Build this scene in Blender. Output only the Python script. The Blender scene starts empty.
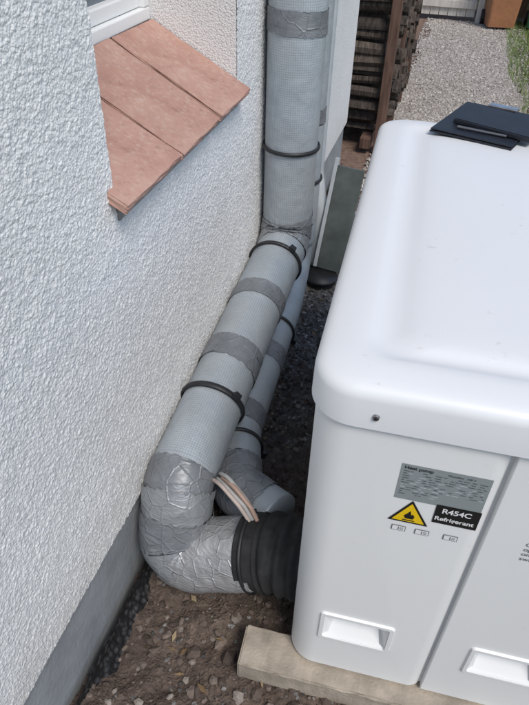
import bpy, bmesh, math, random
import numpy as np
from mathutils import Vector, Matrix
random.seed(3); rng=np.random.default_rng(5)
S=bpy.context.scene
S.view_settings.view_transform='Standard'; S.view_settings.look='None'; S.view_settings.exposure=0

# ------------------------------------------------------------ helpers
def empty(name,loc=(0,0,0),rz=0):
    o=bpy.data.objects.new(name,None); S.collection.objects.link(o)
    o.location=loc; o.rotation_euler=(0,0,rz); return o
def mk(name,verts,faces,mat,parent=None,smooth=False,uvs=None):
    me=bpy.data.meshes.new(name); me.from_pydata([tuple(v) for v in verts],[],[tuple(f) for f in faces])
    if uvs is not None:
        l=me.uv_layers.new(name='UVMap')
        l.data.foreach_set('uv',np.array(uvs,dtype=np.float32).ravel())
    me.update()
    if smooth: me.polygons.foreach_set('use_smooth',[True]*len(me.polygons))
    o=bpy.data.objects.new(name,me); S.collection.objects.link(o)
    if mat: me.materials.append(mat)
    if parent: o.parent=parent
    return o
def npmesh(name,V,F,mat,parent=None,smooth=False):
    V=np.asarray(V,dtype=np.float32); F=np.asarray(F,dtype=np.int32)
    k=F.shape[1]; me=bpy.data.meshes.new(name)
    me.vertices.add(len(V)); me.vertices.foreach_set('co',V.ravel())
    me.loops.add(F.size); me.loops.foreach_set('vertex_index',F.ravel())
    me.polygons.add(len(F)); me.polygons.foreach_set('loop_start',np.arange(0,F.size,k,dtype=np.int32))
    me.polygons.foreach_set('use_smooth',[smooth]*len(F))
    me.update(calc_edges=True); me.validate()
    o=bpy.data.objects.new(name,me); S.collection.objects.link(o)
    me.materials.append(mat)
    if parent: o.parent=parent
    return o
def box(name,lo,hi,mat,parent=None,bev=0,seg=2,smooth=True):
    bm=bmesh.new(); bmesh.ops.create_cube(bm,size=1)
    for v in bm.verts:
        v.co=Vector([lo[i]+(v.co[i]+.5)*(hi[i]-lo[i]) for i in range(3)])
    if bev: bmesh.ops.bevel(bm,geom=bm.edges[:],offset=bev,segments=seg,affect='EDGES',profile=.5)
    me=bpy.data.meshes.new(name); bm.to_mesh(me); bm.free()
    o=bpy.data.objects.new(name,me); S.collection.objects.link(o); me.materials.append(mat)
    if parent: o.parent=parent
    return o
def hash2(ix,iy,s):
    v=np.sin(ix*127.1+iy*311.7+s*74.7)*43758.5453
    return v-np.floor(v)
def vn(x,y,s=0):
    ix=np.floor(x); iy=np.floor(y); fx=x-ix; fy=y-iy
    fx=fx*fx*(3-2*fx); fy=fy*fy*(3-2*fy)
    a=hash2(ix,iy,s); b=hash2(ix+1,iy,s); c=hash2(ix,iy+1,s); d=hash2(ix+1,iy+1,s)
    return (a*(1-fx)+b*fx)*(1-fy)+(c*(1-fx)+d*fx)*fy
def worley(x,y,s=0):
    ix=np.floor(x); iy=np.floor(y); best=np.full(x.shape,9.); hb=np.zeros(x.shape)
    for di in (-1,0,1):
        for dj in (-1,0,1):
            cx=ix+di; cy=iy+dj
            px=cx+hash2(cx,cy,s); py=cy+hash2(cx,cy,s+5)
            dd=(px-x)**2+(py-y)**2; m=dd<best
            best=np.where(m,dd,best); hb=np.where(m,hash2(cx,cy,s+9),hb)
    return np.sqrt(best),hb
def sm(e0,e1,x):
    t=np.clip((x-e0)/(e1-e0),0,1); return t*t*(3-2*t)

# ------------------------------------------------------------ materials
class M:
    def __init__(s,name,col=(.5,.5,.5),rough=.6,metal=0,spec=.5):
        s.m=bpy.data.materials.new(name); s.m.use_nodes=True; s.t=s.m.node_tree; s.n=s.t.nodes
        s.b=s.n['Principled BSDF']; s.b.inputs['Base Color'].default_value=(*col,1)
        s.b.inputs['Roughness'].default_value=rough; s.b.inputs['Metallic'].default_value=metal
        s.b.inputs['Specular IOR Level'].default_value=spec
        s.tc=s.n.new('ShaderNodeTexCoord')
    def node(s,t,**k):
        n=s.n.new(t)
        for a,b in k.items():
            if a in n.inputs.keys(): n.inputs[a].default_value=b
            else: setattr(n,a,b)
        return n
    def link(s,a,b): s.t.links.new(a,b)
    def noise(s,scale,detail=4,rough=.55,coord='Object'):
        n=s.node('ShaderNodeTexNoise',Scale=scale,Detail=min(detail,4),Roughness=rough); s.link(s.tc.outputs[coord],n.inputs['Vector']); return n.outputs['Fac']
    def vor(s,scale,out='Distance',feature='F1',coord='Object'):
        n=s.node('ShaderNodeTexVoronoi',Scale=scale); n.feature=feature
        s.link(s.tc.outputs[coord],n.inputs['Vector']); return n.outputs[out]
    def ramp(s,fac,stops):
        r=s.n.new('ShaderNodeValToRGB'); e=r.color_ramp.elements
        while len(e)<len(stops): e.new(.5)
        for i,(p,c) in enumerate(stops):
            e[i].position=p; e[i].color=(*c,1) if len(c)==3 else c
        s.link(fac,r.inputs['Fac']); return r.outputs['Color']
    def mix(s,fac,a,b,mode='MIX'):
        n=s.n.new('ShaderNodeMix'); n.data_type='RGBA'; n.blend_type=mode
        for v,i in ((fac,0),(a,6),(b,7)):
            if hasattr(v,'links'): s.link(v,n.inputs[i])
            elif i==0: n.inputs[0].default_value=v
            else: n.inputs[i].default_value=(*v,1)
        return n.outputs[2]
    def math(s,op,a,b=0.):
        n=s.n.new('ShaderNodeMath'); n.operation=op
        for v,i in ((a,0),(b,1)):
            if hasattr(v,'links'): s.link(v,n.inputs[i])
            else: n.inputs[i].default_value=v
        return n.outputs[0]
    def col(s,c): s.link(c,s.b.inputs['Base Color'])
    def rough(s,c): s.link(c,s.b.inputs['Roughness'])
    def bump(s,h,strength=.5,dist=.01,prev=None):
        n=s.node('ShaderNodeBump',Strength=strength,Distance=dist); s.link(h,n.inputs['Height'])
        if prev: s.link(prev,n.inputs['Normal'])
        s.link(n.outputs['Normal'],s.b.inputs['Normal']); return n.outputs['Normal']

def simple(name,col,rough=.6,metal=0,var=.15,scale=20,bs=None,bd=.002,spec=.5):
    m=M(name,col,rough,metal,spec)
    f=m.noise(scale,3)
    lo=tuple(c*(1-var) for c in col); hi=tuple(min(1,c*(1+var)) for c in col)
    m.col(m.ramp(f,[(.3,lo),(.7,hi)]))
    if bs: m.bump(m.noise(bs,3),.6,bd)
    return m.m
def mat_stucco():
    m=M('stucco_render',(.7,.7,.7),.92,0,.2)
    a=m.noise(2.2,4); v=m.vor(210)
    c=m.ramp(a,[(.3,(.75,.75,.74)),(.7,(.83,.83,.82))])
    d=m.ramp(v,[(.35,(1,1,1)),(.75,(.84,.84,.86))])
    c=m.mix(1.,c,d,'MULTIPLY')
    sp=m.n.new('ShaderNodeSeparateXYZ'); m.link(m.tc.outputs['Object'],sp.inputs[0])
    zz=m.math('ADD',sp.outputs[2],m.math('MULTIPLY',m.noise(9,4),.25))
    dirt=m.ramp(zz,[(.34,(.80,.77,.73)),(.58,(1,1,1))])
    m.col(m.mix(.7,c,dirt,'MULTIPLY'))
    inv=m.math('ADD',m.math('SUBTRACT',1.,v),m.math('MULTIPLY',m.noise(420,2),.7))
    m.bump(inv,.6,.003)
    return m.m
STUCCO=mat_stucco()
PLINTH=simple('plinth_paint',(.25,.265,.28),.8,var=.18,scale=9,bs=90,bd=.003)
def mat_white(name,col,rough):
    m=M(name,col,rough,0,.5)
    a=m.noise(1.7,3,.6); b=m.noise(260,2); c=m.noise(35,4,.7)
    base=m.ramp(a,[(.3,tuple(x*.96 for x in col)),(.7,col)])
    dirt=m.ramp(c,[(.27,(.84,.81,.76)),(.34,(1,1,1))])
    m.col(m.mix(.75,base,dirt,'MULTIPLY'))
    m.rough(m.ramp(a,[(.3,(rough+.08,)*3),(.7,(rough-.04,)*3)]))
    m.bump(b,.08,.0006)
    return m.m
WHITE=mat_white('casing_white',(.77,.775,.77),.42)
LIDW=mat_white('lid_white',(.74,.75,.765),.38)
BLACK=simple('black_plastic',(.018,.018,.02),.5,var=.3,bs=200,bd=.0008)
RUBBER=simple('black_rubber',(.022,.022,.023),.8,var=.4,scale=30,bs=90,bd=.002,spec=.35)
def mat_foil():
    m=M('woven_foil',(.42,.45,.48),.42,.25)
    uv=m.tc.outputs['UV']
    sp=m.n.new('ShaderNodeSeparateXYZ'); m.link(uv,sp.inputs[0])
    def line(o,per):
        f=m.math('FRACT',m.math('DIVIDE',o,per)); g=m.math('ABSOLUTE',m.math('SUBTRACT',f,.5))
        return m.math('GREATER_THAN',g,.37)
    l=m.math('MAXIMUM',line(sp.outputs[0],.0068),line(sp.outputs[1],.0068))
    a=m.noise(9,4,.6)
    base=m.ramp(a,[(.3,(.38,.42,.45)),(.7,(.48,.52,.55))])
    c=m.mix(m.math('MULTIPLY',l,.38),base,(.15,.18,.21))
    dust=m.ramp(m.noise(5,4,.7),[(.45,(0,0,0)),(.7,(1,1,1))])
    m.col(m.mix(m.math('MULTIPLY',dust,.18),c,(.38,.34,.30)))
    m.rough(m.ramp(m.noise(40,3),[(.3,(.36,)*3),(.7,(.54,)*3)]))
    n=m.bump(l,.3,.001); m.bump(m.noise(16,3),.5,.010,n)
    return m.m
FOIL=mat_foil()
def mat_tape(name,c0,c1,metal,r,bd=.004):
    m=M(name,c0,r,metal)
    m.col(m.ramp(m.noise(14,4,.65),[(.3,c0),(.7,c1)]))
    mp=m.node('ShaderNodeMapping'); mp.inputs['Scale'].default_value=(30,30,90); m.link(m.tc.outputs['Object'],mp.inputs['Vector'])
    n=m.node('ShaderNodeTexNoise',Scale=1.,Detail=4,Distortion=1.6); m.link(mp.outputs[0],n.inputs['Vector'])
    k=m.bump(n.outputs['Fac'],.6,bd)
    v=m.vor(22,'Distance','DISTANCE_TO_EDGE')
    cr=m.ramp(v,[(0,(1,1,1)),(.06,(0,0,0))]); m.bump(cr,.5,.0025,k)
    return m.m
TAPE=mat_tape('duct_tape',(.16,.17,.185),(.25,.262,.28),.2,.40,.003)
GREYT=mat_tape('grey_tape',(.24,.252,.265),(.34,.355,.37),.3,.38,.004)
SILVER=mat_tape('silver_tape',(.38,.38,.39),(.56,.56,.57),.5,.36,.006)
def mat_terra():
    m=M('terracotta',(.4,.2,.15),.75,0,.3)
    a=m.noise(9,4,.7); c=m.ramp(a,[(.25,(.40,.22,.175)),(.5,(.48,.285,.225)),(.78,(.56,.37,.30))])
    g=m.n.new('ShaderNodeNewGeometry'); t=m.ramp(g.outputs['Random Per Island'],[(0,(.86,.84,.84)),(1,(1.08,1.06,1.08))])
    c=m.mix(1.,c,t,'MULTIPLY')
    st=m.ramp(m.noise(75,4,.7),[(.52,(0,0,0)),(.72,(1,1,1))])
    c=m.mix(m.math('MULTIPLY',st,.35),c,(.58,.50,.44))
    dk=m.ramp(m.noise(60,4,.75),[(.32,(.70,.68,.67)),(.44,(1,1,1))])
    m.col(m.mix(.8,c,dk,'MULTIPLY'))
    m.bump(m.noise(90,4),.5,.003); return m.m
TERRA=mat_terra()
MORTAR=simple('mortar',(.33,.31,.29),.95,var=.25,scale=40,bs=120,bd=.003)
UPVC=simple('window_frame_white',(.78,.79,.79),.4,var=.02)
GLASS=M('window_glass',(.10,.13,.16),.06,0,.8).m
DARK=simple('dark_interior',(.03,.03,.035),.9)
def mat_soil():
    m=M('soil_ground',(.08,.06,.05),.95,0,.2)
    a=m.noise(5,4,.65); b=m.noise(60,4,.7)
    c=m.ramp(a,[(.3,(.075,.057,.047)),(.55,(.13,.10,.083)),(.75,(.19,.15,.125))])
    c=m.mix(1.,c,m.ramp(b,[(.3,(.55,.55,.56)),(.7,(1.35,1.32,1.3))]),'MULTIPLY')
    gr=m.ramp(m.vor(75,'Color'),[(.0,(.08,.078,.075)),(.5,(.15,.142,.137)),(1,(.28,.265,.255))])
    sp=m.n.new('ShaderNodeSeparateXYZ'); m.link(m.tc.outputs['Object'],sp.inputs[0])
    X,Y=sp.outputs[0],sp.outputs[1]
    yy=m.math('ADD',Y,m.math('MULTIPLY',m.math('SUBTRACT',m.noise(4,3),.5),1.4))
    def mr(v,a,b):
        r=m.node('ShaderNodeMapRange'); r.inputs['From Min'].default_value=a; r.inputs['From Max'].default_value=b; m.link(v,r.inputs['Value']); return r.outputs[0]
    c=m.mix(m.math('MULTIPLY',mr(yy,1.1,1.6),.75),c,gr)
    red=m.ramp(m.noise(30,4,.7),[(.3,(.14,.092,.07)),(.7,(.28,.195,.155))])
    c=m.mix(mr(yy,2.7,3.1),c,red)
    xx=m.math('ADD',X,m.math('MULTIPLY',m.math('SUBTRACT',m.noise(5,3),.5),.5))
    grass=m.ramp(m.noise(25,4,.7),[(.3,(.045,.085,.02)),(.7,(.12,.18,.045))])
    gf=m.math('MAXIMUM',m.math('MULTIPLY',mr(xx,.72,.82),mr(yy,5.2,6.2)),m.math('MAXIMUM',mr(yy,9.5,10.5),mr(xx,2.5,3)))
    c=m.mix(gf,c,grass)
    m.col(c)
    n=m.bump(b,.9,.010); m.bump(m.vor(130),.6,.005,n)
    return m.m
SOIL=mat_soil()
def mat_stone(name,stops,bs=150):
    m=M(name,(.3,.3,.3),.9,0,.25)
    g=m.n.new('ShaderNodeNewGeometry')
    c=m.ramp(g.outputs['Random Per Island'],stops)
    m.col(m.mix(1.,c,m.ramp(m.noise(bs,3,.7),[(.3,(.72,.72,.72)),(.7,(1.15,1.15,1.15))]),'MULTIPLY'))
    return m.m
GRAV=mat_stone('path_gravel_stones',[(0,(.27,.235,.21)),(.4,(.40,.36,.325)),(.75,(.50,.455,.415)),(1,(.62,.58,.54))])
GRIT=mat_stone('grit_stones',[(0,(.05,.05,.05)),(.4,(.13,.125,.12)),(.8,(.22,.21,.20)),(1,(.34,.32,.31))])
CLOD=mat_stone('soil_clods',[(0,(.07,.053,.044)),(.6,(.14,.108,.09)),(.9,(.20,.16,.135)),(1,(.30,.265,.235))])
def mat_gpath():
    m=M('gravel_path',(.4,.38,.36),.95,0,.2)
    c=m.ramp(m.vor(55,'Color'),[(0,(.25,.22,.195)),(.5,(.40,.365,.33)),(1,(.52,.48,.435))])
    m.col(m.mix(1.,c,m.ramp(m.noise(2.5,4),[(.3,(.78,.77,.75)),(.7,(1.1,1.1,1.1))]),'MULTIPLY'))
    m.bump(m.vor(70),.8,.01); return m.m
GPATH=mat_gpath()
def mat_wood(name,c0,c1,sc=(4,4,40)):
    m=M(name,c0,.85,0,.25)
    mp=m.node('ShaderNodeMapping'); mp.inputs['Scale'].default_value=sc; m.link(m.tc.outputs['Object'],mp.inputs['Vector'])
    n=m.node('ShaderNodeTexNoise',Scale=2.,Detail=4,Distortion=.6); m.link(mp.outputs[0],n.inputs['Vector'])
    g=m.n.new('ShaderNodeNewGeometry')
    c=m.ramp(n.outputs['Fac'],[(.3,c0),(.7,c1)])
    m.col(m.mix(1.,c,m.ramp(g.outputs['Random Per Island'],[(0,(.5,.5,.53)),(1,(1.3,1.25,1.2))]),'MULTIPLY'))
    m.bump(n.outputs['Fac'],.6,.005); return m.m
LOGM=mat_wood('firewood',(.04,.032,.027),(.14,.115,.097),(40,8,8))
POST=mat_wood('rack_timber',(.07,.042,.032),(.16,.10,.078),(20,20,3))
GATEW=mat_wood('gate_timber',(.50,.48,.44),(.68,.66,.61),(20,20,3))
FENCEW=mat_wood('fence_timber',(.12,.08,.05),(.24,.17,.12),(20,20,3))
SLABM=simple('concrete_slab',(.36,.31,.25),.9,var=.28,scale=14,bs=140,bd=.003)

# ------------------------------------------------------------ camera (z up, y along the house wall)
CH=1.58
cam=bpy.data.cameras.new('camera'); co=bpy.data.objects.new('camera',cam); S.collection.objects.link(co)
r=Vector((.9594,.2811,.0223)); u=-Vector((.1954,-.6059,-.7712)); b=-Vector((-.2033,.7442,-.6362))
mt=Matrix((r,u,b)).transposed().to_4x4(); mt.translation=(0,0,CH)
co.matrix_world=mt; cam.sensor_fit='VERTICAL'; cam.sensor_height=36; cam.sensor_width=27; cam.lens=31.36
cam.clip_start=.02; cam.clip_end=600
S.camera=co

# ------------------------------------------------------------ light: hazy bright daylight
sd=Vector((.38,-.42,.80)).normalized()
w=bpy.data.worlds.new('World'); S.world=w; w.use_nodes=True
bg=w.node_tree.nodes['Background']; sk=w.node_tree.nodes.new('ShaderNodeTexSky'); sk.sky_type='NISHITA'
sk.sun_disc=False; sk.sun_elevation=math.asin(sd.z); sk.sun_rotation=math.atan2(sd.x,sd.y)
w.node_tree.links.new(sk.outputs[0],bg.inputs[0]); bg.inputs[1].default_value=.15
sl=bpy.data.lights.new('sun','SUN'); sl.energy=2.5; sl.angle=math.radians(22); sl.color=(1,.955,.885)
so=bpy.data.objects.new('sun',sl); S.collection.objects.link(so); so.rotation_euler=sd.to_track_quat('Z','Y').to_euler(); so.location=(3,-5,8)

# ------------------------------------------------------------ ground
def gh(x,y):
    near=1-sm(2.6,3.4,y)
    n=(vn(x*5,y*5,1)-.5)*.035+(vn(x*16,y*16,2)-.5)*.022+(vn(x*45,y*45,3)-.5)*.014+(vn(x*110,y*110,4)-.5)*.006
    flat=(vn(x*9,y*9,5)-.5)*.004-.008
    tr=-.05*np.exp(-(((x+.44)/.18)**2+((y-.72)/.25)**2))
    side=1-sm(1.2,1.6,np.abs(x-.3))
    k=near*side*sm(-1.2,-.8,y)
    return k*(n+tr)+(1-k)*flat
def axis(segs):
    out=[]
    for a,b,d in segs: out.append(np.arange(a,b,d))
    out.append(np.array([segs[-1][1]])); return np.concatenate(out)
gx=axis([(-300,-20,40),(-20,-3,2),(-3,-.7,.15),(-.7,.4,.0085),(.4,1.4,.03),(1.4,6,.3),(6,20,2),(20,300,40)])
gy=axis([(-300,-20,40),(-20,-2,1.5),(-2,-.1,.08),(-.1,1.7,.0085),(1.7,3.2,.016),(3.2,10,.12),(10,30,2),(30,300,40)])
GX,GY=np.meshgrid(gx,gy); GZ=gh(GX,GY)
V=np.stack([GX,GY,GZ],-1).reshape(-1,3); nx=len(gx); ny=len(gy)
I=np.arange((ny-1)*nx).reshape(ny-1,nx)[:,:-1].ravel()
F=np.stack([I,I+1,I+nx+1,I+nx],-1)
npmesh('ground',V,F,SOIL,smooth=True)

def stones(name,xy,size,mat,lift=.3,flatten=.65,zf=gh,parent=None):
    bm=bmesh.new(); bmesh.ops.create_icosphere(bm,subdivisions=1,radius=1)
    bv=np.array([v.co[:] for v in bm.verts]); bf=np.array([[v.index for v in f.verts] for f in bm.faces]); bm.free()
    n=len(xy); s=size[:,None]*rng.uniform(.6,1.25,(n,3)); s[:,2]*=flatten
    P=bv[None]*(1+rng.uniform(-.28,.28,(n,12,1)))*s[:,None,:]
    a=rng.uniform(0,6.28,n); c,sn=np.cos(a)[:,None],np.sin(a)[:,None]
    t=rng.normal(0,.35,n); ct,st=np.cos(t)[:,None],np.sin(t)[:,None]
    y=P[...,1]*ct-P[...,2]*st; z=P[...,1]*st+P[...,2]*ct; x=P[...,0]
    X=x*c-y*sn; Y=x*sn+y*c
    z0=zf(xy[:,0],xy[:,1])+s[:,2]*lift
    V=np.stack([X+xy[:,0:1],Y+xy[:,1:2],z+z0[:,None]],-1).reshape(-1,3)
    F=(bf[None]+(np.arange(n)*12)[:,None,None]).reshape(-1,3)
    return npmesh(name,V,F,mat,parent)
def rect(n,x0,x1,y0,y1): return np.stack([rng.uniform(x0,x1,n),rng.uniform(y0,y1,n)],-1)
xy=rect(7500,-.56,.6,-.1,2.0); stones('soil_clods',xy,.0025+.010*rng.uniform(0,1,len(xy))**3,CLOD)
xy=rect(150,-.5,.6,.0,1.2); stones('rubble',xy,rng.uniform(.009,.022,len(xy)),CLOD,.3)
xy=rect(9000,-.56,.5,1.0,3.2); xy=xy[vn(xy[:,0]*3,xy[:,1]*3,9)+(xy[:,1]-1.0)*.5>.45]
stones('grit',xy,rng.uniform(.004,.010,len(xy)),GRIT)
xy=rect(700,-.5,.5,.1,1.3); stones('grit',xy,rng.uniform(.003,.008,len(xy)),GRIT)
xy=np.array([[-.06,.585],[-.025,.59],[.06,.58],[-.13,.56],[-.20,.58],[.02,.57],[-.25,.66],[-.27,.60],[-.30,.72],[-.16,.60]])
stones('rubble',xy,np.array([.030,.022,.026,.018,.016,.02,.020,.015,.018,.022]),CLOD,.6,.8)
LIT=mat_stone('leaf_litter',[(0,(.10,.06,.03)),(.6,(.22,.15,.08)),(1,(.34,.27,.17))],60)
n=130; P=np.stack([rng.uniform(-.53,-.1,n),rng.uniform(.2,3.4,n)],-1); z=gh(P[:,0],P[:,1])+.012
a=rng.uniform(0,6.28,n); l=rng.uniform(.008,.020,n); wq=l*rng.uniform(.12,.5,n)
dx,dy=np.cos(a),np.sin(a)
V=np.stack([np.stack([P[:,0]-dx*l,P[:,1]-dy*l,z],-1),np.stack([P[:,0]+dy*wq,P[:,1]-dx*wq,z+rng.uniform(0,.006,n)],-1),np.stack([P[:,0]+dx*l,P[:,1]+dy*l,z+rng.uniform(-.004,.006,n)],-1),np.stack([P[:,0]-dy*wq,P[:,1]+dx*wq,z+rng.uniform(0,.006,n)],-1)],1).reshape(-1,3)
npmesh('leaf_litter',V,np.arange(4*n).reshape(-1,4),LIT)

ys=np.arange(3.0,8.62,.08)
L=-.36+ .10*(vn(ys*3,ys*0,11)-.5)+.12*(1-sm(3.0,3.8,ys)); Rr=.66-.03*(ys-5)+.10*(vn(ys*3,ys*0,12)-.5)
cols=14; V=[];F=[]
for j,y in enumerate(ys):
    for i in range(cols): V.append((L[j]+(Rr[j]-L[j])*i/(cols-1),y,.004))
for j in range(len(ys)-1):
    for i in range(cols-1):
        a=j*cols+i; F.append((a,a+1,a+1+cols,a+cols))
gp=mk('gravel_path',V,F,GPATH)
xy=rect(17000,-.42,.72,2.9,8.6)
stones('path_gravel',xy,rng.uniform(.004,.012,len(xy)),GRAV,.3,.7,lambda x,y:x*0+.004)

# ------------------------------------------------------------ house
H=empty('rendered_house')
WX=-.56; HY0,HY1=-5.0,3.80; HT=3.4
wy0,wy1=.951,1.677; wz0,wz1=1.02,2.25
gy0,gy1=-.2,2.31; d=.0025
ya=np.arange(int((gy1-gy0)/d)+1)*d+gy0; za=np.arange(int((1.95-.285)/d)+1)*d+.285
YA,ZA=np.meshgrid(ya,za)
wd_,wh=worley(YA*120+vn(YA*80,ZA*80,2)*.7,ZA*120+vn(YA*80,ZA*80,7)*.7,21)
g3=vn(YA*38,ZA*38,23); g4=vn(YA*6,ZA*6,24)
hh=.0024*np.clip(1-wd_*1.35,0,1)*(.2+1.1*wh)+.0015*g3+.0015*g4
XA=WX+hh
V=np.stack([XA,YA,ZA],-1).reshape(-1,3); nx=len(ya); nz=len(za)
I=np.arange((nz-1)*nx).reshape(nz-1,nx)[:,:-1]
cy=(YA[:-1,:-1]+d/2); cz=(ZA[:-1,:-1]+d/2)
keep=~((cy>wy0)&(cy<wy1)&(cz>wz0))
I=I[keep]
npmesh('render_coat',V,np.stack([I,I+1,I+nx+1,I+nx],-1),STUCCO,H,True)
T=.32; B=WX-T
box('wall_below_window',(B,wy0,.285),(WX,wy1,wz0),STUCCO,H)
box('wall_near',(B,HY0,.285),(WX,wy0,HT),STUCCO,H)
box('wall_far',(B,wy1,.285),(WX,HY1,HT),STUCCO,H)
box('wall_above_window',(B,wy0,wz1),(WX,wy1,HT),STUCCO,H)
box('coat_far',(WX+.0,gy1,.285),(WX+.0035,HY1,HT),STUCCO,H)
box('plinth',(B,HY0,-.15),(WX-.012,HY1-.01,.285),PLINTH,H)
box('end_wall',(-6,HY1-.3,-.1),(B,HY1,HT),STUCCO,H)
box('near_end_wall',(-6,HY0,-.1),(B,HY0+.3,HT),STUCCO,H)
box('back_wall',(-6.3,HY0,-.1),(-6,HY1,HT),STUCCO,H)
box('floor_slab',(-6,HY0+.3,.2),(B,HY1-.3,.25),DARK,H)
ROOF=simple('roof_tiles',(.28,.13,.09),.85,var=.3,scale=6,bs=20,bd=.02)
rx0,rx1,rm=-6.6,WX+.12,-3.4; rh=HT+2.0
V=[];
for y in (HY0-.2,HY1+.1):
    V+=[(rx0,y,HT-.02),(rm,y,rh),(rx1,y,HT-.02),(rx1,y,HT+.13),(rm,y,rh+.16),(rx0,y,HT+.13)]
F=[(0,1,4,5),(1,2,3,4),(6,11,10,7),(7,10,9,8),(0,6,7,1),(1,7,8,2),(5,4,10,11),(4,3,9,10),(2,8,9,3),(0,5,11,6)]
mk('roof',V,F,ROOF,H)
V=[(-6.3,HY1-.05,HT),(WX,HY1-.05,HT),(rm,HY1-.05,rh),(-6.3,HY0+.05,HT),(WX,HY0+.05,HT),(rm,HY0+.05,rh)]
mk('gables',V,[(0,1,2),(3,5,4)],STUCCO,H)
fx=-.80
def frame(n,y0,y1,z0,z1,x0,x1,t,mat):
    box(n+'_bottom',(x0,y0,z0),(x1,y1,z0+t),mat,H,.004)
    box(n+'_top',(x0,y0,z1-t),(x1,y1,z1),mat,H,.004)
    box(n+'_side_a',(x0,y0,z0+t),(x1,y0+t,z1-t),mat,H,.004)
    box(n+'_side_b',(x0,y1-t,z0+t),(x1,y1,z1-t),mat,H,.004)
frame('window_frame',wy0,wy1,1.215,wz1,-.87,fx,.032,UPVC)
frame('window_sash',wy0+.033,wy1-.033,1.248,wz1-.033,-.86,fx-.014,.035,UPVC)
box('window_glass',(-.845,wy0+.066,1.281),(-.838,wy1-.066,wz1-.066),GLASS,H)
box('window_blind',(-.876,wy0+.05,1.22),(-.871,wy1-.05,wz1-.05),simple('blind',(.35,.37,.38),.8),H)
for i in range(20):
    box('blind_slat_%d'%i,(-.869,wy0+.06,1.33+i*.045),(-.85,wy1-.06,1.334+i*.045),UPVC,H)
xb,zb=-.80,1.215; xf,zf_=-.522,1.062
sl_=math.atan2(zb-zf_,xf-xb)
V=[];
for y in (wy0+.001,wy1-.001):
    V+=[(xb,y,wz0-.001),(WX+.006,y,wz0-.001),(WX+.006,y,zf_-.004),(xb,y,zb-.02)]
mk('sill_bed',V,[(0,1,2,3),(4,7,6,5),(0,4,5,1),(1,5,6,2),(2,6,7,3),(3,7,4,0)],MORTAR,H)
Ln=math.hypot(xf-xb,zb-zf_)
def tile(i,y0,y1):
    bm=bmesh.new(); bmesh.ops.create_cube(bm,size=1)
    for v in bm.verts:
        v.co=Vector((v.co.x*Ln,v.co.y*(y1-y0),v.co.z*.02))
    bmesh.ops.subdivide_edges(bm,edges=bm.edges[:],cuts=6,use_grid_fill=True)
    for v in bm.verts:
        v.co+=Vector((0,random.uniform(-1,1)*.0016,random.uniform(-1,1)*.0008))
        if v.co.x>Ln*.49: v.co.x+=random.uniform(-.004,.001)
    me=bpy.data.meshes.new('t'); bm.to_mesh(me); bm.free()
    o=bpy.data.objects.new('sill_tile_%d'%i,me); S.collection.objects.link(o); me.materials.append(TERRA)
    md=o.modifiers.new('b','BEVEL'); md.width=.004; md.segments=2; md.angle_limit=.7
    o.parent=H; o.rotation_euler=(random.uniform(-.012,.012),sl_+random.uniform(-.012,.012),random.uniform(-.01,.01))
    o.location=((xb+xf)/2+random.uniform(-.003,.003),(y0+y1)/2,(zb+zf_)/2-.004)
tile(0,.926,1.178); tile(1,1.190,1.430); tile(2,1.442,1.674)

# ------------------------------------------------------------ pipes
def fillet(P,R,n=10):
    P=[Vector(p) for p in P]; out=[P[0]]
    for i in range(1,len(P)-1):
        a=(P[i-1]-P[i]).normalized(); c=(P[i+1]-P[i]).normalized()
        ang=a.angle(c); th=math.pi-ang; t=R[i-1]*math.tan(th/2)
        p0=P[i]+a*t; p1=P[i]+c*t
        ctr=P[i]+(a+c).normalized()*(R[i-1]/math.sin(ang/2))
        v0=p0-ctr; v1=p1-ctr; ax=v0.cross(v1).normalized()
        for k in range(n+1):
            out.append(ctr+Matrix.Rotation(th*k/n,3,ax)@v0)
    out.append(P[-1]); return out
def resample(P,step):
    P=[Vector(p) for p in P]; s=[0]
    for i in range(1,len(P)): s.append(s[-1]+(P[i]-P[i-1]).length)
    n=max(2,int(s[-1]/step)); A=np.array([p[:] for p in P]); t=np.linspace(0,s[-1],n)
    return [Vector(x) for x in np.stack([np.interp(t,s,A[:,k]) for k in range(3)],-1)],t
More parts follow.
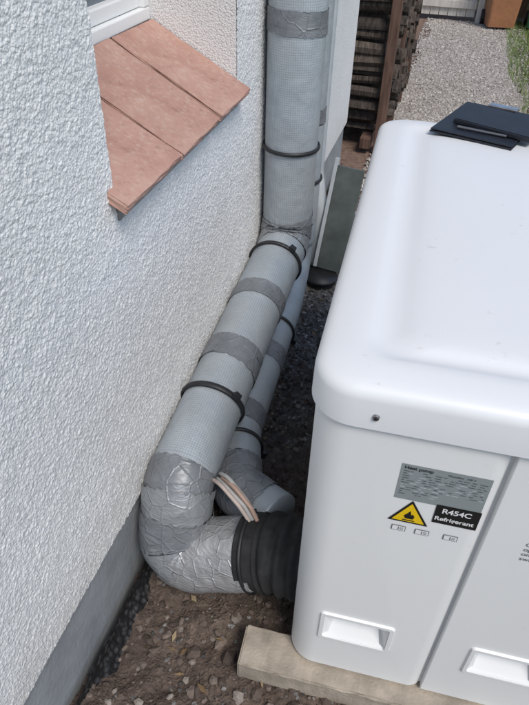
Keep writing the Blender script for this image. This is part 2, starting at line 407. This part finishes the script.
def tube(name,P,rad,mat,parent,nseg=40,step=.01,s0=None,s1=None,wr=0,ragged=0,caps=True,lump=0):
    Q,t=resample(P,step)
    if s0 is not None:
        idx=[i for i in range(len(t)) if s0<=t[i]<=s1]; Q=[Q[i] for i in idx]; t=t[idx]
    n=len(Q); tan=[(Q[min(i+1,n-1)]-Q[max(i-1,0)]).normalized() for i in range(n)]
    ref=Vector((1,0,0)) if abs(tan[0].x)<.8 else Vector((0,0,1))
    nr=(ref-tan[0]*ref.dot(tan[0])).normalized(); V=[]; 
    ph=random.uniform(0,50)
    for i in range(n):
        nr=(nr-tan[i]*nr.dot(tan[i])).normalized(); bn=tan[i].cross(nr)
        for k in range(nseg):
            a=2*math.pi*k/nseg
            R=rad(t[i]) if callable(rad) else rad
            off=0
            if wr: 
                R+=wr*float(vn(np.array(t[i]*28+ph+2*math.sin(a)),np.array(a*3.0+ph),3)*.6+vn(np.array(t[i]*80+3*math.cos(a)),np.array(a*2.2+t[i]*20),8)*.4)
            if lump:
                # flattened folds where the wrap bridges over corners (shared by all layers)
                R+=lump*(.5+.5*math.sin(5*a+t[i]*9))*(.4+.6*float(vn(np.array(t[i]*14.),np.array(2.*math.cos(a)+5),41)))
            if ragged and (i==0 or i==n-1): off=(random.uniform(-1,1)*.35+math.sin(a*1+ph)*.8)*ragged
            V.append(Q[i]+(nr*math.cos(a)+bn*math.sin(a))*R+tan[i]*off)
    F=[];U=[]; rr=rad(t[0]) if callable(rad) else rad; per=round(2*math.pi*rr/.0068)*.0068
    for i in range(n-1):
        for k in range(nseg):
            k2=(k+1)%nseg
            F.append((i*nseg+k,i*nseg+k2,(i+1)*nseg+k2,(i+1)*nseg+k))
            a0,a1=k/nseg*per,(k+1)/nseg*per
            U+=[(a0,t[i]),(a1,t[i]),(a1,t[i+1]),(a0,t[i+1])]
    if caps:
        F.append(tuple(reversed(range(nseg)))); U+=[(0,0)]*nseg
        F.append(tuple((n-1)*nseg+k for k in range(nseg))); U+=[(0,0)]*nseg
    return mk(name,V,F,mat,parent,True,U)
def curve_at(P,s):
    Q,t=resample(P,.005); i=min(range(len(t)),key=lambda j:abs(t[j]-s)); i=max(1,min(len(Q)-2,i))
    return Q[i],(Q[i+1]-Q[i-1]).normalized()
def clamp(P,s,R,parent,i,tilt=0,w=.007,head=True):
    p,tn=curve_at(P,s)
    ref=Vector((1,0,0)); nr=(ref-tn*ref.dot(tn)).normalized(); bn=tn.cross(nr); V=[];n=56
    prof=[(-w,0),(-w*.7,.004),(0,.0055),(w*.7,.004),(w,0),(0,-.003)]
    for k in range(n):
        a=2*math.pi*k/n
        rd=nr*math.cos(a)+bn*math.sin(a)
        for (q,e) in prof: V.append(p+rd*(R+.002+e)+tn*(q+tilt*math.sin(a)))
    m=len(prof);F=[]
    for k in range(n):
        k2=(k+1)%n
        for j in range(m):
            j2=(j+1)%m; F.append((k*m+j,k2*m+j,k2*m+j2,k*m+j2))
    mk('clamp_ring_%d'%i,V,F,BLACK,parent,True)
    if head:
        for a in (head if isinstance(head,(list,tuple)) else [ .6]):
            rd=nr*math.cos(a)+bn*math.sin(a); tg=-nr*math.sin(a)+bn*math.cos(a)
            c=p+rd*(R+.012)+tn*tilt*math.sin(a)
            o=box('clamp_screw_block_%d'%i,(-.011,-.009,-.008),(.011,.009,.008),BLACK,parent,.002)
            mm=Matrix((tg,tn,rd)).transposed().to_4x4(); mm.translation=c; o.matrix_world=mm
R1=.088
P1=fillet([(-.460,1.95,3.25),(-.462,1.95,.475),(-.470,.915,.311),(-.474,.838,.085),(-.23,.855,.185)],[.10,.065,.062])
LP=empty('insulated_pipe')
tube('pipe_foil',P1,R1-.001,FOIL,LP,56,.01)
Q,t1=resample(P1,.005); tot=t1[-1]
def s_near(P,pt):
    Q,t=resample(P,.005); i=min(range(len(Q)),key=lambda j:(Q[j]-Vector(pt)).length); return t[i]
sv=lambda z: s_near(P1,(-.462,1.95,z)); sh=lambda y: s_near(P1,(-.464,y,.475-(1.95-y)*.158))
def tape(P,parent,a,b,R,name,mat=TAPE,wr=.0022,rg=.01,lump=0): tube(name,P,R,mat,parent,72,.005,a,b,wr,rg,False,lump)
a=sv(1.20); tape(P1,LP,a-.03,a+.03,R1+.0002,'tape_a',rg=.003)
a=sv(1.175); tape(P1,LP,a-.01,a+.02,R1+.0008,'tape_a2',rg=.005)
sb=s_near(P1,(-.462,1.93,.47)); tape(P1,LP,sb-.10,sb+.05,R1+.0002,'tape_bend',GREYT,wr=.004,rg=.012)
tape(P1,LP,sb-.07,sb-.02,R1+.002,'tape_bend_b',TAPE,wr=.004,rg=.012)
tape(P1,LP,sh(1.62),sh(1.555),R1+.0002,'tape_b',rg=.006)
tape(P1,LP,sh(1.37),sh(1.315),R1+.0002,'tape_c',rg=.006); tape(P1,LP,sh(1.34),sh(1.285),R1+.0010,'tape_c2',rg=.01)
se=s_near(P1,(-.468,.92,.26))
tape(P1,LP,se-.080,se-.02,R1+.0006,'tape_elbow',TAPE,wr=.003,rg=.010)
tape(P1,LP,se-.035,se+.055,R1+.0012,'tape_elbow_light',GREYT,wr=.005,rg=.016,lump=.006)
tape(P1,LP,se+.035,se+.13,R1+.0030,'tape_elbow_mid',TAPE,wr=.006,rg=.020,lump=.008)
tape(P1,LP,se+.105,se+.19,R1+.0012,'tape_elbow_under',GREYT,wr=.007,rg=.016,lump=.009)
tape(P1,LP,se+.160,tot,R1+.0015,'tape_elbow_low',SILVER,wr=.007,rg=.010,lump=.007)
clamp(P1,sv(.82),R1+.001,LP,1,.0,head=[-1.1])
clamp(P1,sh(1.80),R1+.001,LP,2,.0,.008,head=[.9])
clamp(P1,sh(1.17),R1+.001,LP,3,.0,.010,head=[.7,2.9])
R2=.070
P2=fillet([(-.475,2.165,3.25),(-.475,2.165,.25),(-.45,1.9,.20),(-.418,1.25,.185),(-.35,1.02,.205),(-.21,.95,.215)],[.10,.3,.4,.10])
LP2=empty('insulated_pipe')
tube('pipe_foil',P2,lambda s:.079 if s<2.9 else .070,FOIL,LP2,48,.01)
s2=lambda y:s_near(P2,(-.43,y,.19))
tape(P2,LP2,s2(1.62),s2(1.54),R2+.001,'tape_a',rg=.004); tape(P2,LP2,s2(1.33),s2(1.24),R2+.001,'tape_b',rg=.004)
k2=s_near(P2,(-.475,2.165,.85)); tape(P2,LP2,k2-.03,k2+.03,.080,'tape_c')
tape(P2,LP2,s2(1.08),s_near(P2,(-.26,.97,.21)),R2+.0015,'tape_end',TAPE,.005)
clamp(P2,s2(1.75),R2+.001,LP2,1,head=[-.4]); clamp(P2,s2(1.16),R2+.001,LP2,2,head=[-.3]); clamp(P2,s_near(P2,(-.475,2.165,.62)),.080,LP2,3,head=[-1.])
RC=empty('rubber_pipe_connector')
def rc(s):
    if s<.052: return .1005
    if s<.058: return .1035
    if s<.066: return .0960
    return .099+.0045*math.sin((s-.066)*2*math.pi/.034)
PC=[(-.262,.860,.178),(-.19,.858,.200),(-.09,.852,.215)]
tube('bellows',PC,rc,RUBBER,RC,64,.0025,wr=.0012)
clamp(PC,.022,.1005,RC,1,0,.005,head=[1.6])
CB=empty('sensor_cables')
cm=[simple('cable_beige',(.50,.41,.36),.5),simple('cable_grey',(.42,.41,.40),.5),simple('cable_orange',(.46,.31,.24),.5)]
for i,(dx,dy,dz) in enumerate([(0,0,0),(.011,.005,.003),(-.011,-.005,-.002),(.005,.012,.007),(.020,-.003,.0)]):
    pts=[(-.385+dx,.975+dy,.275+dz),(-.372+dx,.940+dy,.330+dz),(-.342+dx,.915+dy,.343+dz+.004*i),(-.285+dx,.890+dy,.318+dz*.5),(-.245+dx*.6,.875+dy,.262)]
    tube('cable_%d'%i,fillet(pts,[.03,.03,.03]),.0052,cm[(i+1)%3],CB,10,.006)

# ------------------------------------------------------------ heat pump
HP=empty('heat_pump',(-.106,.67,0),math.radians(2.8))
W,Lg=.60,1.18; z0,z1=.09,.93
def rrect(x0,y0,x1,y1,r,n=8,notch=None):
    P=[]
    for cx,cy,a0 in ((x0+r,y0+r,180),(x1-r,y0+r,270),(x1-r,y1-r,0),(x0+r,y1-r,90)):
        for k in range(n+1):
            a=math.radians(a0+90*k/n); P.append((cx+r*math.cos(a),cy+r*math.sin(a)))
        if notch and a0==180: P+=notch
    return P
sx=.312
notch=[(sx-.030,0),(sx-.022,.0016),(sx-.014,.005),(sx-.007,.010),(sx-.003,.016),(sx+.001,.016),(sx+.001,.0015),(sx+.0025,0)]
pr=rrect(0,0,W,Lg,.062,14,notch)
n=len(pr)
V=[(x,y,z0) for x,y in pr]+[(x,y,z1) for x,y in pr]
F=[(i,(i+1)%n,n+(i+1)%n,n+i) for i in range(n)]+[tuple(reversed(range(n))),tuple(range(n,2*n))]
body=mk('casing',V,F,WHITE,HP)
def fixn(o):
    bm=bmesh.new(); bm.from_mesh(o.data); bmesh.ops.recalc_face_normals(bm,faces=bm.faces[:]); bm.to_mesh(o.data); bm.free()
fixn(body)
def wedge(name,x0,x1,z0_,z1_,dep):
    V=[(x0,-.02,z0_),(x1,-.02,z0_),(x1,-.02,z1_),(x0,-.02,z1_),(x0,.0,z0_),(x1,.0,z0_),(x1,.0,z1_),(x0,.0,z1_),
       (x0+.012,.006,z0_+.006),(x1-.012,.006,z0_+.006),(x1-.030,dep,z1_-.004),(x0+.030,dep,z1_-.004)]
    o=mk(name,V,[(0,3,2,1),(0,1,5,4),(1,2,6,5),(2,3,7,6),(3,0,4,7),(4,5,9,8),(5,6,10,9),(6,7,11,10),(7,4,8,11),(8,9,10,11)],WHITE,HP)
    fixn(o); return o
cuts=[wedge('cutter',hx+.012,hx+.148,.232,.318,.055) for hx in (.062,.374)]
bpy.context.view_layer.update()
for c in cuts:
    md=body.modifiers.new('x','BOOLEAN'); md.object=c; md.operation='DIFFERENCE'; md.solver='EXACT'
bpy.context.view_layer.update()
dg=bpy.context.evaluated_depsgraph_get(); nm=bpy.data.meshes.new_from_object(body.evaluated_get(dg))
body.modifiers.clear(); body.data=nm
for c in cuts: bpy.data.objects.remove(c)
nm.polygons.foreach_set('use_smooth',[True]*len(nm.polygons))
try: nm.set_sharp_from_angle(angle=math.radians(25))
except Exception as e: print(e)
for j,hx in enumerate((.062,.374)):
    def ring(x0,z0_,x1,z1_,r): return [(x,z) for x,z in rrect(x0,z0_,x1,z1_,r,5)]
    o1=ring(hx,.220,hx+.16,.330,.010); o2=ring(hx+.003,.223,hx+.157,.327,.008); i1=ring(hx+.011,.231,hx+.149,.319,.005)
    m_=len(o1); V=[(x,.001,z) for x,z in o1]+[(x,-.005,z) for x,z in o2]+[(x,-.005,z) for x,z in i1]+[(x,.003,z) for x,z in i1]
    F=[]
    for q in range(3):
        for k in range(m_): F.append((q*m_+k,q*m_+(k+1)%m_,(q+1)*m_+(k+1)%m_,(q+1)*m_+k))
    mk('handle_rim_%d'%j,V,F,WHITE,HP,False)
e=.009
prof=[(0,.903),(0.001,.958),(.0025,.9655),(.006,.972),(.011,.9765),(.018,.9797),(.028,.982),(.042,.9842),(.055,.9856)]
rings=[]
for off,z in prof:
    rr=max(.075-off*.5,.04)
    rings.append([(x,y,z) for x,y in rrect(-e+off,-e+off,W+e-off,Lg+e-off,rr,12)])
m_=len(rings[0]); V=[p for r_ in rings for p in r_]
F=[(q*m_+k,q*m_+(k+1)%m_,(q+1)*m_+(k+1)%m_,(q+1)*m_+k) for q in range(len(rings)-1) for k in range(m_)]
und=rrect(.002,.002,W-.002,Lg-.002,.063,12); b0=len(V); V+=[(x,y,.904) for x,y in und]
F+=[(k,b0+k,b0+(k+1)%m_,(k+1)%m_) for k in range(m_)]
inner=[(.070,.9862,.045),(.080,.9845,.045),(.090,.9815,.045),(.102,.9795,.042),(.114,.9792,.04),(.126,.9810,.04),(.138,.9845,.04),(.152,.9872,.04),(.175,.9888,.04),(.25,.9896,.04)]
last=(len(prof)-1)*m_
for off,z,rr in inner:
    pts=rrect(-e+off,-e+min(off,.055+(off-.055)*.6)+.006,W+e-off,Lg+e-off,rr,12); 
    st=len(V); V+=[(x,y,z) for x,y in pts]
    F+=[(last+k,last+(k+1)%m_,st+(k+1)%m_,st+k) for k in range(m_)]; last=st
F.append(tuple(last+k for k in range(m_)))
lid=mk('lid',V,F,LIDW,HP,True)
try: lid.data.set_sharp_from_angle(angle=math.radians(60))
except: pass
SC=simple('screw_steel',(.25,.25,.26),.35,.9)
def screw(x,z,i):
    for nm2,rad1,rad2,dp,yy,mm in (('screw_%d'%i,.0058,.0045,.004,-e-.0015,SC),('screw_socket_%d'%i,.0022,.0022,.001,-e-.0041,BLACK)):
        bm=bmesh.new(); bmesh.ops.create_cone(bm,cap_ends=True,segments=20 if mm is SC else 6,radius1=rad1,radius2=rad2,depth=dp)
        bmesh.ops.rotate(bm,verts=bm.verts,matrix=Matrix.Rotation(math.radians(90),3,'X'))
        bmesh.ops.translate(bm,verts=bm.verts,vec=(x,yy,z))
        me=bpy.data.meshes.new('s'); bm.to_mesh(me); bm.free(); o=bpy.data.objects.new(nm2,me); S.collection.objects.link(o); me.materials.append(mm); o.parent=HP
screw(.098,.930,0); screw(.50,.930,1)
def flat(name,pts,y,mat):
    return mk(name,[(x,y,z) for x,z in pts],[tuple(range(len(pts)))],mat,HP)
def rc4(x0,z0_,x1,z1_): return [(x0,z0_),(x1,z0_),(x1,z1_),(x0,z1_)]
PL=M('label_silver',(.30,.34,.35),.4,.2).m; LK=M('label_black',(.012,.012,.012),.45).m; LY=M('label_yellow',(.80,.52,.01),.45).m; LW=M('label_white',(.75,.75,.75),.5).m; LG=M('label_grey_print',(.10,.11,.12),.5).m
LG2=M('label_light_print',(.48,.52,.53),.5).m
Y0=-.0008
flat('rating_plate',rc4(.152,.748,.292,.834),Y0,PL)
def text(s,x,z,size,mat,y,name='print',bold=0):
    c=bpy.data.curves.new(name,'FONT'); c.body=s; c.size=size; c.space_line=.95; c.offset=bold
    o=bpy.data.objects.new(name,c); S.collection.objects.link(o); o.parent=HP
    o.location=(x,y,z); o.rotation_euler=(math.radians(90),0,0); c.materials.append(mat); return o
text('Heat pump',.157,.8235,.010,LK,Y0-.0005,'maker_print',.0002)
text('Monobloc  230 V',.225,.8235,.006,LK,Y0-.0005,'maker_print')
for r_ in range(11):
    z=.8175-r_*.0056; x=.157
    while x<(.285 if r_<8 else .215):
        l=random.uniform(.003,.012)
        if random.random()<.8: flat('print_line',rc4(x,z,min(x+l,.288),z+.0017),Y0-.0004,LG if random.random()<.7 else LG2)
        x+=l+random.uniform(.0015,.006)
flat('refrigerant_label',rc4(.222,.704,.294,.752),Y0-.0006,LK)
text('R454C',.2325,.733,.0170,LW,Y0-.0012,'refrigerant_print',.0004); text('Refrigerant',.2240,.713,.0142,LW,Y0-.0012,'refrigerant_print_b',.0003)
tx,tz=.184,.688
flat('warning_triangle_edge',[(tx-.034,tz),(tx+.034,tz),(tx,tz+.060)],Y0-.0006,LK)
flat('warning_triangle',[(tx-.0275,tz+.0038),(tx+.0275,tz+.0038),(tx,tz+.0525)],Y0-.0010,LY)
flat('warning_flame',[(tx-.006,tz+.012),(tx+.007,tz+.012),(tx+.009,tz+.019),(tx+.005,tz+.026),(tx+.003,tz+.022),(tx+.0005,tz+.034),(tx-.004,tz+.026),(tx-.009,tz+.019)],Y0-.0014,LK)
flat('warning_flame_bar',rc4(tx-.010,tz+.0065,tx+.010,tz+.009),Y0-.0014,LK)
for q,(px,pz) in enumerate([(.160,.662),(.200,.662),(.248,.663)]):
    flat('pictogram_%d'%q,rc4(px,pz,px+.024,pz+.014),Y0-.0006,LG); flat('pictogram_inner_%d'%q,rc4(px+.0012,pz+.0012,px+.0228,pz+.0128),Y0-.001,LW)
    flat('pictogram_mark_%d'%q,rc4(px+.011,pz+.003,px+.0125,pz+.011),Y0-.0014,LG); 
    for kk in range(3): flat('pictogram_line_%d'%q,rc4(px+.014,pz+.0035+kk*.0027,px+.020,pz+.0045+kk*.0027),Y0-.0014,LG)
text('CAUTION\nopen unit\nonly when\nswitched off',.378,.690,.014,LG,Y0-.0002,'side_print')
for fx_ in (.08,W-.12):
    for fy in (.02,Lg-.12):
        box('foot',(fx_,fy,.079),(fx_+.05,fy+.08,.0905),BLACK,HP)
for nm_,yy in (('concrete_bearer',-.044),('concrete_bearer',Lg-.14)):
    bm=bmesh.new(); bmesh.ops.create_cube(bm,size=1); lo=(-.112,yy,.005); hi=(1.05,yy+.100,.078)
    for v in bm.verts: v.co=Vector([lo[i]+(v.co[i]+.5)*(hi[i]-lo[i]) for i in range(3)])
    bmesh.ops.bevel(bm,geom=bm.edges[:],offset=.004,segments=2,affect='EDGES')
    bmesh.ops.subdivide_edges(bm,edges=[ed for ed in bm.edges if ed.calc_length()>.5],cuts=60,use_grid_fill=True)
    for v in bm.verts: v.co+=Vector((random.uniform(-1,1),random.uniform(-1,1),random.uniform(-1,1)))*.0014
    me=bpy.data.meshes.new(nm_); bm.to_mesh(me); bm.free(); E=bpy.data.objects.new(nm_,me); S.collection.objects.link(E); me.materials.append(SLABM)
    E.location=(-.106,.67,0); E.rotation_euler=(0,0,math.radians(2.8))

# ------------------------------------------------------------ clipboard + folder
CL=empty('clipboard',(-.028,1.735,.9905),math.radians(-18))
NAVY=simple('navy_cover',(.014,.017,.026),.5,var=.2,bs=300,bd=.0005)
box('board',(0,0,0),(.225,.30,.004),NAVY,CL,.0015)
box('paper',(.008,.01,.0045),(.217,.27,.0065),simple('paper',(.7,.7,.7),.8),CL)
box('cover',(.002,.002,.007),(.223,.285,.010),NAVY,CL,.001)
box('clip',(.07,.27,.0085),(.155,.297,.018),simple('clip_metal',(.5,.5,.52),.25,.9),CL,.003)
NB=empty('notebook',(.03,1.79,1.0025),math.radians(-24))
box('cover',(0,0,0),(.22,.16,.012),NAVY,NB,.002); box('pages',(.004,.003,.0125),(.216,.157,.0135),NAVY,NB)
PEN=empty('pen',(.02,1.76,1.006),math.radians(-14))
bm=bmesh.new(); bmesh.ops.create_cone(bm,cap_ends=True,segments=12,radius1=.004,radius2=.003,depth=.13)
bmesh.ops.rotate(bm,verts=bm.verts,matrix=Matrix.Rotation(math.radians(90),3,'Y')); me=bpy.data.meshes.new('barrel'); bm.to_mesh(me); bm.free()
o=bpy.data.objects.new('barrel',me); S.collection.objects.link(o); me.materials.append(simple('pen_barrel',(.2,.2,.22),.3,.6)); o.parent=PEN; o.location=(.09,0,0)

# ------------------------------------------------------------ membrane along the wall foot
def wavy(name,x0,amp,zt,zb_,y0,y1,mat,n=160,m_=14,seed=1):
    V=[];F=[]
    for i in range(n):
        y=y0+(y1-y0)*i/(n-1)
        for j in range(m_):
            f=j/(m_-1)
            x=x0+amp*(float(vn(np.array(y*9+seed),np.array(f*2.),seed))-.5)+.034*(1-f)**2+.0015*math.sin(y*2*math.pi/.022)*math.sin(f*math.pi*6)
            V.append((x,y,zb_+(zt+.04*(float(vn(np.array(y*5),np.array(0.),seed+4))-.5)-zb_)*f))
    for i in range(n-1):
        for j in range(m_-1):
            a=i*m_+j; F.append((a,a+m_,a+m_+1,a+1))
    return mk(name,V,F,mat,None,True)
MEM=M('dimpled_membrane',(.014,.014,.016),.5)
MEM.col(MEM.ramp(MEM.vor(60),[(.3,(.040,.040,.042)),(.5,(.010,.010,.011))]))
MEM.bump(MEM.vor(60),.9,.005)
wavy('drainage_membrane',-.550,.022,.065,-.05,-.3,3.7,MEM.m,500)

# ------------------------------------------------------------ downpipe gully and leaning board behind the pipes
GB=empty('downpipe')
GREYP=simple('downpipe_grey',(.42,.45,.47),.45,var=.08)
tube('pipe',fillet([(-.50,2.62,3.3),(-.50,2.62,.45),(-.46,2.58,.30),(-.46,2.56,.02)],[.08,.08]),.035,GREYP,GB,28,.02)
GU=empty('drain_gully')
def gr_(s): return .078 if s<.01 or s>.05 else .070
tube('gully_ring',[(-.40,2.42,-.02),(-.40,2.42,.045)],gr_,BLACK,GU,28,.005)
LB=empty('leaning_board')
box('board',(-.06,-.01,0),(.06,.01,.47),simple('board_green_grey',(.085,.10,.095),.6,var=.35,scale=9),LB,.002)
box('edge_strip',(-.078,-.012,.0),(-.061,.012,.50),GREYP,LB,.002)
LB.location=(-.372,2.47,.05); LB.rotation_euler=(math.radians(-16),math.radians(2),math.radians(-8))

# ------------------------------------------------------------ firewood stack
FW=empty('firewood_stack')
V=[];F=[]
def log(cx,cy,cz,r_,x0,x1):
    kind=random.random(); n_=random.choice([5,6,7,8]); a0=random.uniform(0,6.28); base=len(V)
    if kind<.6:
        ang=random.uniform(1.4,3.0); pts=[(-.45*r_,0)]+[(r_*math.cos(-ang/2+ang*k/5)-.45*r_,r_*math.sin(-ang/2+ang*k/5)) for k in range(6)]
        pts=[(p*math.cos(a0)-q*math.sin(a0),p*math.sin(a0)+q*math.cos(a0)) for p,q in pts]
    else: pts=[(r_*.8*random.uniform(.85,1.1)*math.cos(a0+6.283*k/n_),r_*.8*random.uniform(.85,1.1)*math.sin(a0+6.283*k/n_)) for k in range(n_)]
    n_=len(pts); ty=random.uniform(-.02,.02); tz=random.uniform(-.015,.015)
    for x,dy,dz in ((x0,0,0),(x1,ty,tz)):
        for p,q in pts: V.append((x,cy+p+dy,cz+q+dz))
    for k in range(n_): F.append((base+k,base+(k+1)%n_,base+n_+(k+1)%n_,base+n_+k))
    F.append(tuple(base+k for k in reversed(range(n_)))); F.append(tuple(base+n_+k for k in range(n_)))
z=.14; row=0
SY0,SY1,SX0,SX1=4.15,5.75,-.78,-.38
while z<1.22:
    y=SY0+.03+random.uniform(-.03,.05)
    while y<SY1-.04:
        r_=random.uniform(.030,.065); log(0,y,z+random.uniform(-.025,.025),r_,SX0+random.uniform(0,.08),SX1+random.uniform(-.06,.06)); y+=r_*random.uniform(1.3,1.75)
    z+=.070; row+=1
mk('logs',V,F,LOGM,FW)
for px in (SX0-.02,SX1-.0):
    for py in (SY0-.06,4.70,5.22,SY1): box('post',(px-.03,py,-.02),(px+.03,py+.06,1.42 if px<-.5 else 1.34),POST,FW,.004)
for px in (SX0+.06,SX1-.12): box('bearer',(px,SY0-.08,.03),(px+.07,SY1+.08,.10),POST,FW,.004)
box('end_rail',(SX0-.02,SY0-.085,1.0),(SX1+.03,SY0-.061,1.07),POST,FW,.003)
mk('cover_board',[(SX0-.12,SY0-.15,1.42),(SX1+.10,SY0-.15,1.34),(SX1+.10,SY1+.15,1.34),(SX0-.12,SY1+.15,1.42),(SX0-.12,SY0-.15,1.44),(SX1+.10,SY0-.15,1.36),(SX1+.10,SY1+.15,1.36),(SX0-.12,SY1+.15,1.44)],[(0,3,2,1),(4,5,6,7),(0,1,5,4),(1,2,6,5),(2,3,7,6),(3,0,4,7)],POST,FW)

# ------------------------------------------------------------ gate, fence, bins, grass, hedge
G=empty('garden_gate')
for k in range(6): box('board_%d'%k,(-.50+k*.105,8.60,.05),(-.50+k*.105+.098,8.622,1.25+.04*math.sin(k/5*3.14)),GATEW,G,.003)
box('rail_low',(-.50,8.57,.14),(.13,8.598,.22),GATEW,G,.003); box('rail_high',(-.50,8.57,1.0),(.13,8.598,1.08),GATEW,G,.003)
box('post_l',(-.62,8.54,-.05),(-.52,8.64,1.45),GATEW,G,.005); box('post_r',(.145,8.54,-.05),(.215,8.61,1.45),GATEW,G,.005)
FE=empty('timber_fence')
k=0; x=-4.0
while x<-.64: box('board',(x,8.72,.03),(x+.11,8.74,1.5),FENCEW,FE); x+=.118
x=.26
while x<4.5: box('board',(x,8.92,.03),(x+.11,8.94,1.5),FENCEW,FE); x+=.118
box('rail',(.26,8.885,1.1),(4.6,8.918,1.18),FENCEW,FE); box('rail_low',(.26,8.885,.3),(4.6,8.918,.38),FENCEW,FE)
def bin_(col,x,y,rz,sc=1):
    E=empty('wheelie_bin',(x,y,.0),rz); E.scale=(sc,sc,sc); m=simple('bin_plastic',col,.5,var=.1)
    V=[]
    for z,wx,wy in ((.04,.19,.20),(.12,.195,.21),(.90,.24,.27),(.93,.255,.29),(.96,.255,.29)):
        V+=[(p[0],p[1],z) for p in rrect(-wx,-wy,wx,wy,.04,4)]
    m_=len(V)//5; F=[(q*m_+k,q*m_+(k+1)%m_,(q+1)*m_+(k+1)%m_,(q+1)*m_+k) for q in range(4) for k in range(m_)]+[tuple(reversed(range(m_)))]
    mk('bin_body',V,F,m,E,False)
    V=[]
    for z,wx,wy in ((.962,.262,.295),(.985,.262,.295),(1.03,.20,.23)):
        V+=[(p[0],p[1],z) for p in rrect(-wx,-wy,wx,wy,.05,4)]
    F=[(q*m_+k,q*m_+(k+1)%m_,(q+1)*m_+(k+1)%m_,(q+1)*m_+k) for q in range(2) for k in range(m_)]+[tuple(reversed(range(m_))),tuple(2*m_+k for k in range(m_))]
    mk('bin_lid',V,F,m,E,False)
    box('bin_handle',(-.2,.30,.93),(.2,.33,.96),m,E,.008)
    for sx_ in (-.24,.19):
        bm=bmesh.new(); bmesh.ops.create_cone(bm,cap_ends=True,segments=24,radius1=.10,radius2=.10,depth=.05)
        bmesh.ops.rotate(bm,verts=bm.verts,matrix=Matrix.Rotation(math.radians(90),3,'Y')); bmesh.ops.translate(bm,verts=bm.verts,vec=(sx_+.025,.20,.10))
        me=bpy.data.meshes.new('wheel'); bm.to_mesh(me); bm.free(); o=bpy.data.objects.new('wheel',me); S.collection.objects.link(o); me.materials.append(BLACK); o.parent=E
bin_((.34,.15,.07),.41,8.42,.15,.8)
bin_((.03,.14,.06),.88,8.50,-.1,.8)
GR=M('grass_blades',(.1,.16,.04),.7); g=GR.n.new('ShaderNodeNewGeometry'); GR.col(GR.ramp(g.outputs['Random Per Island'],[(0,(.07,.12,.025)),(.6,(.17,.25,.055)),(1,(.29,.35,.11))]))
n=22000; bx=rng.uniform(.50,2.4,n); by=rng.uniform(4.9,8.8,n); ok=bx>(.54-.03*(by-5)+.10*(vn(by*3,by*0,12)-.5)+.12*np.maximum(0,6.0-by)); bx,by=bx[ok],by[ok]; n=len(bx)
hgt=rng.uniform(.02,.075,n); a=rng.uniform(0,6.28,n); wd=.004; lx=rng.normal(0,.02,n); ly=rng.normal(0,.02,n)
V=np.stack([np.stack([bx-wd*np.cos(a),by-wd*np.sin(a),bx*0-.01],-1),np.stack([bx+wd*np.cos(a),by+wd*np.sin(a),bx*0-.01],-1),np.stack([bx+lx,by+ly,hgt],-1)],1).reshape(-1,3)
npmesh('grass',V,np.arange(3*n).reshape(-1,3),GR.m)
LF=M('hedge_leaves',(.07,.11,.03),.6); g=LF.n.new('ShaderNodeNewGeometry'); LF.col(LF.ramp(g.outputs['Random Per Island'],[(0,(.03,.06,.015)),(1,(.10,.15,.04))]))
n=30000; P=np.stack([rng.uniform(-5,8,n),rng.uniform(9.4,10.4,n),rng.uniform(0,1,n)],-1)
top=1.7+.35*vn(P[:,0]*1.5,P[:,1]*2,31); P[:,2]*=top; P[:,1]+=.2*(vn(P[:,0]*3,P[:,2]*3,32)-.5)
D1=rng.normal(0,1,(n,3)); D1/=np.linalg.norm(D1,axis=1)[:,None]; D2=np.cross(D1,rng.normal(0,1,(n,3))); D2/=np.linalg.norm(D2,axis=1)[:,None]
s_=rng.uniform(.02,.045,n)[:,None]
V=np.stack([P-D1*s_,P+D2*s_*.5,P+D1*s_,P-D2*s_*.5],1).reshape(-1,3)
npmesh('hedge',V,np.arange(4*n).reshape(-1,4),LF.m)
print('done')
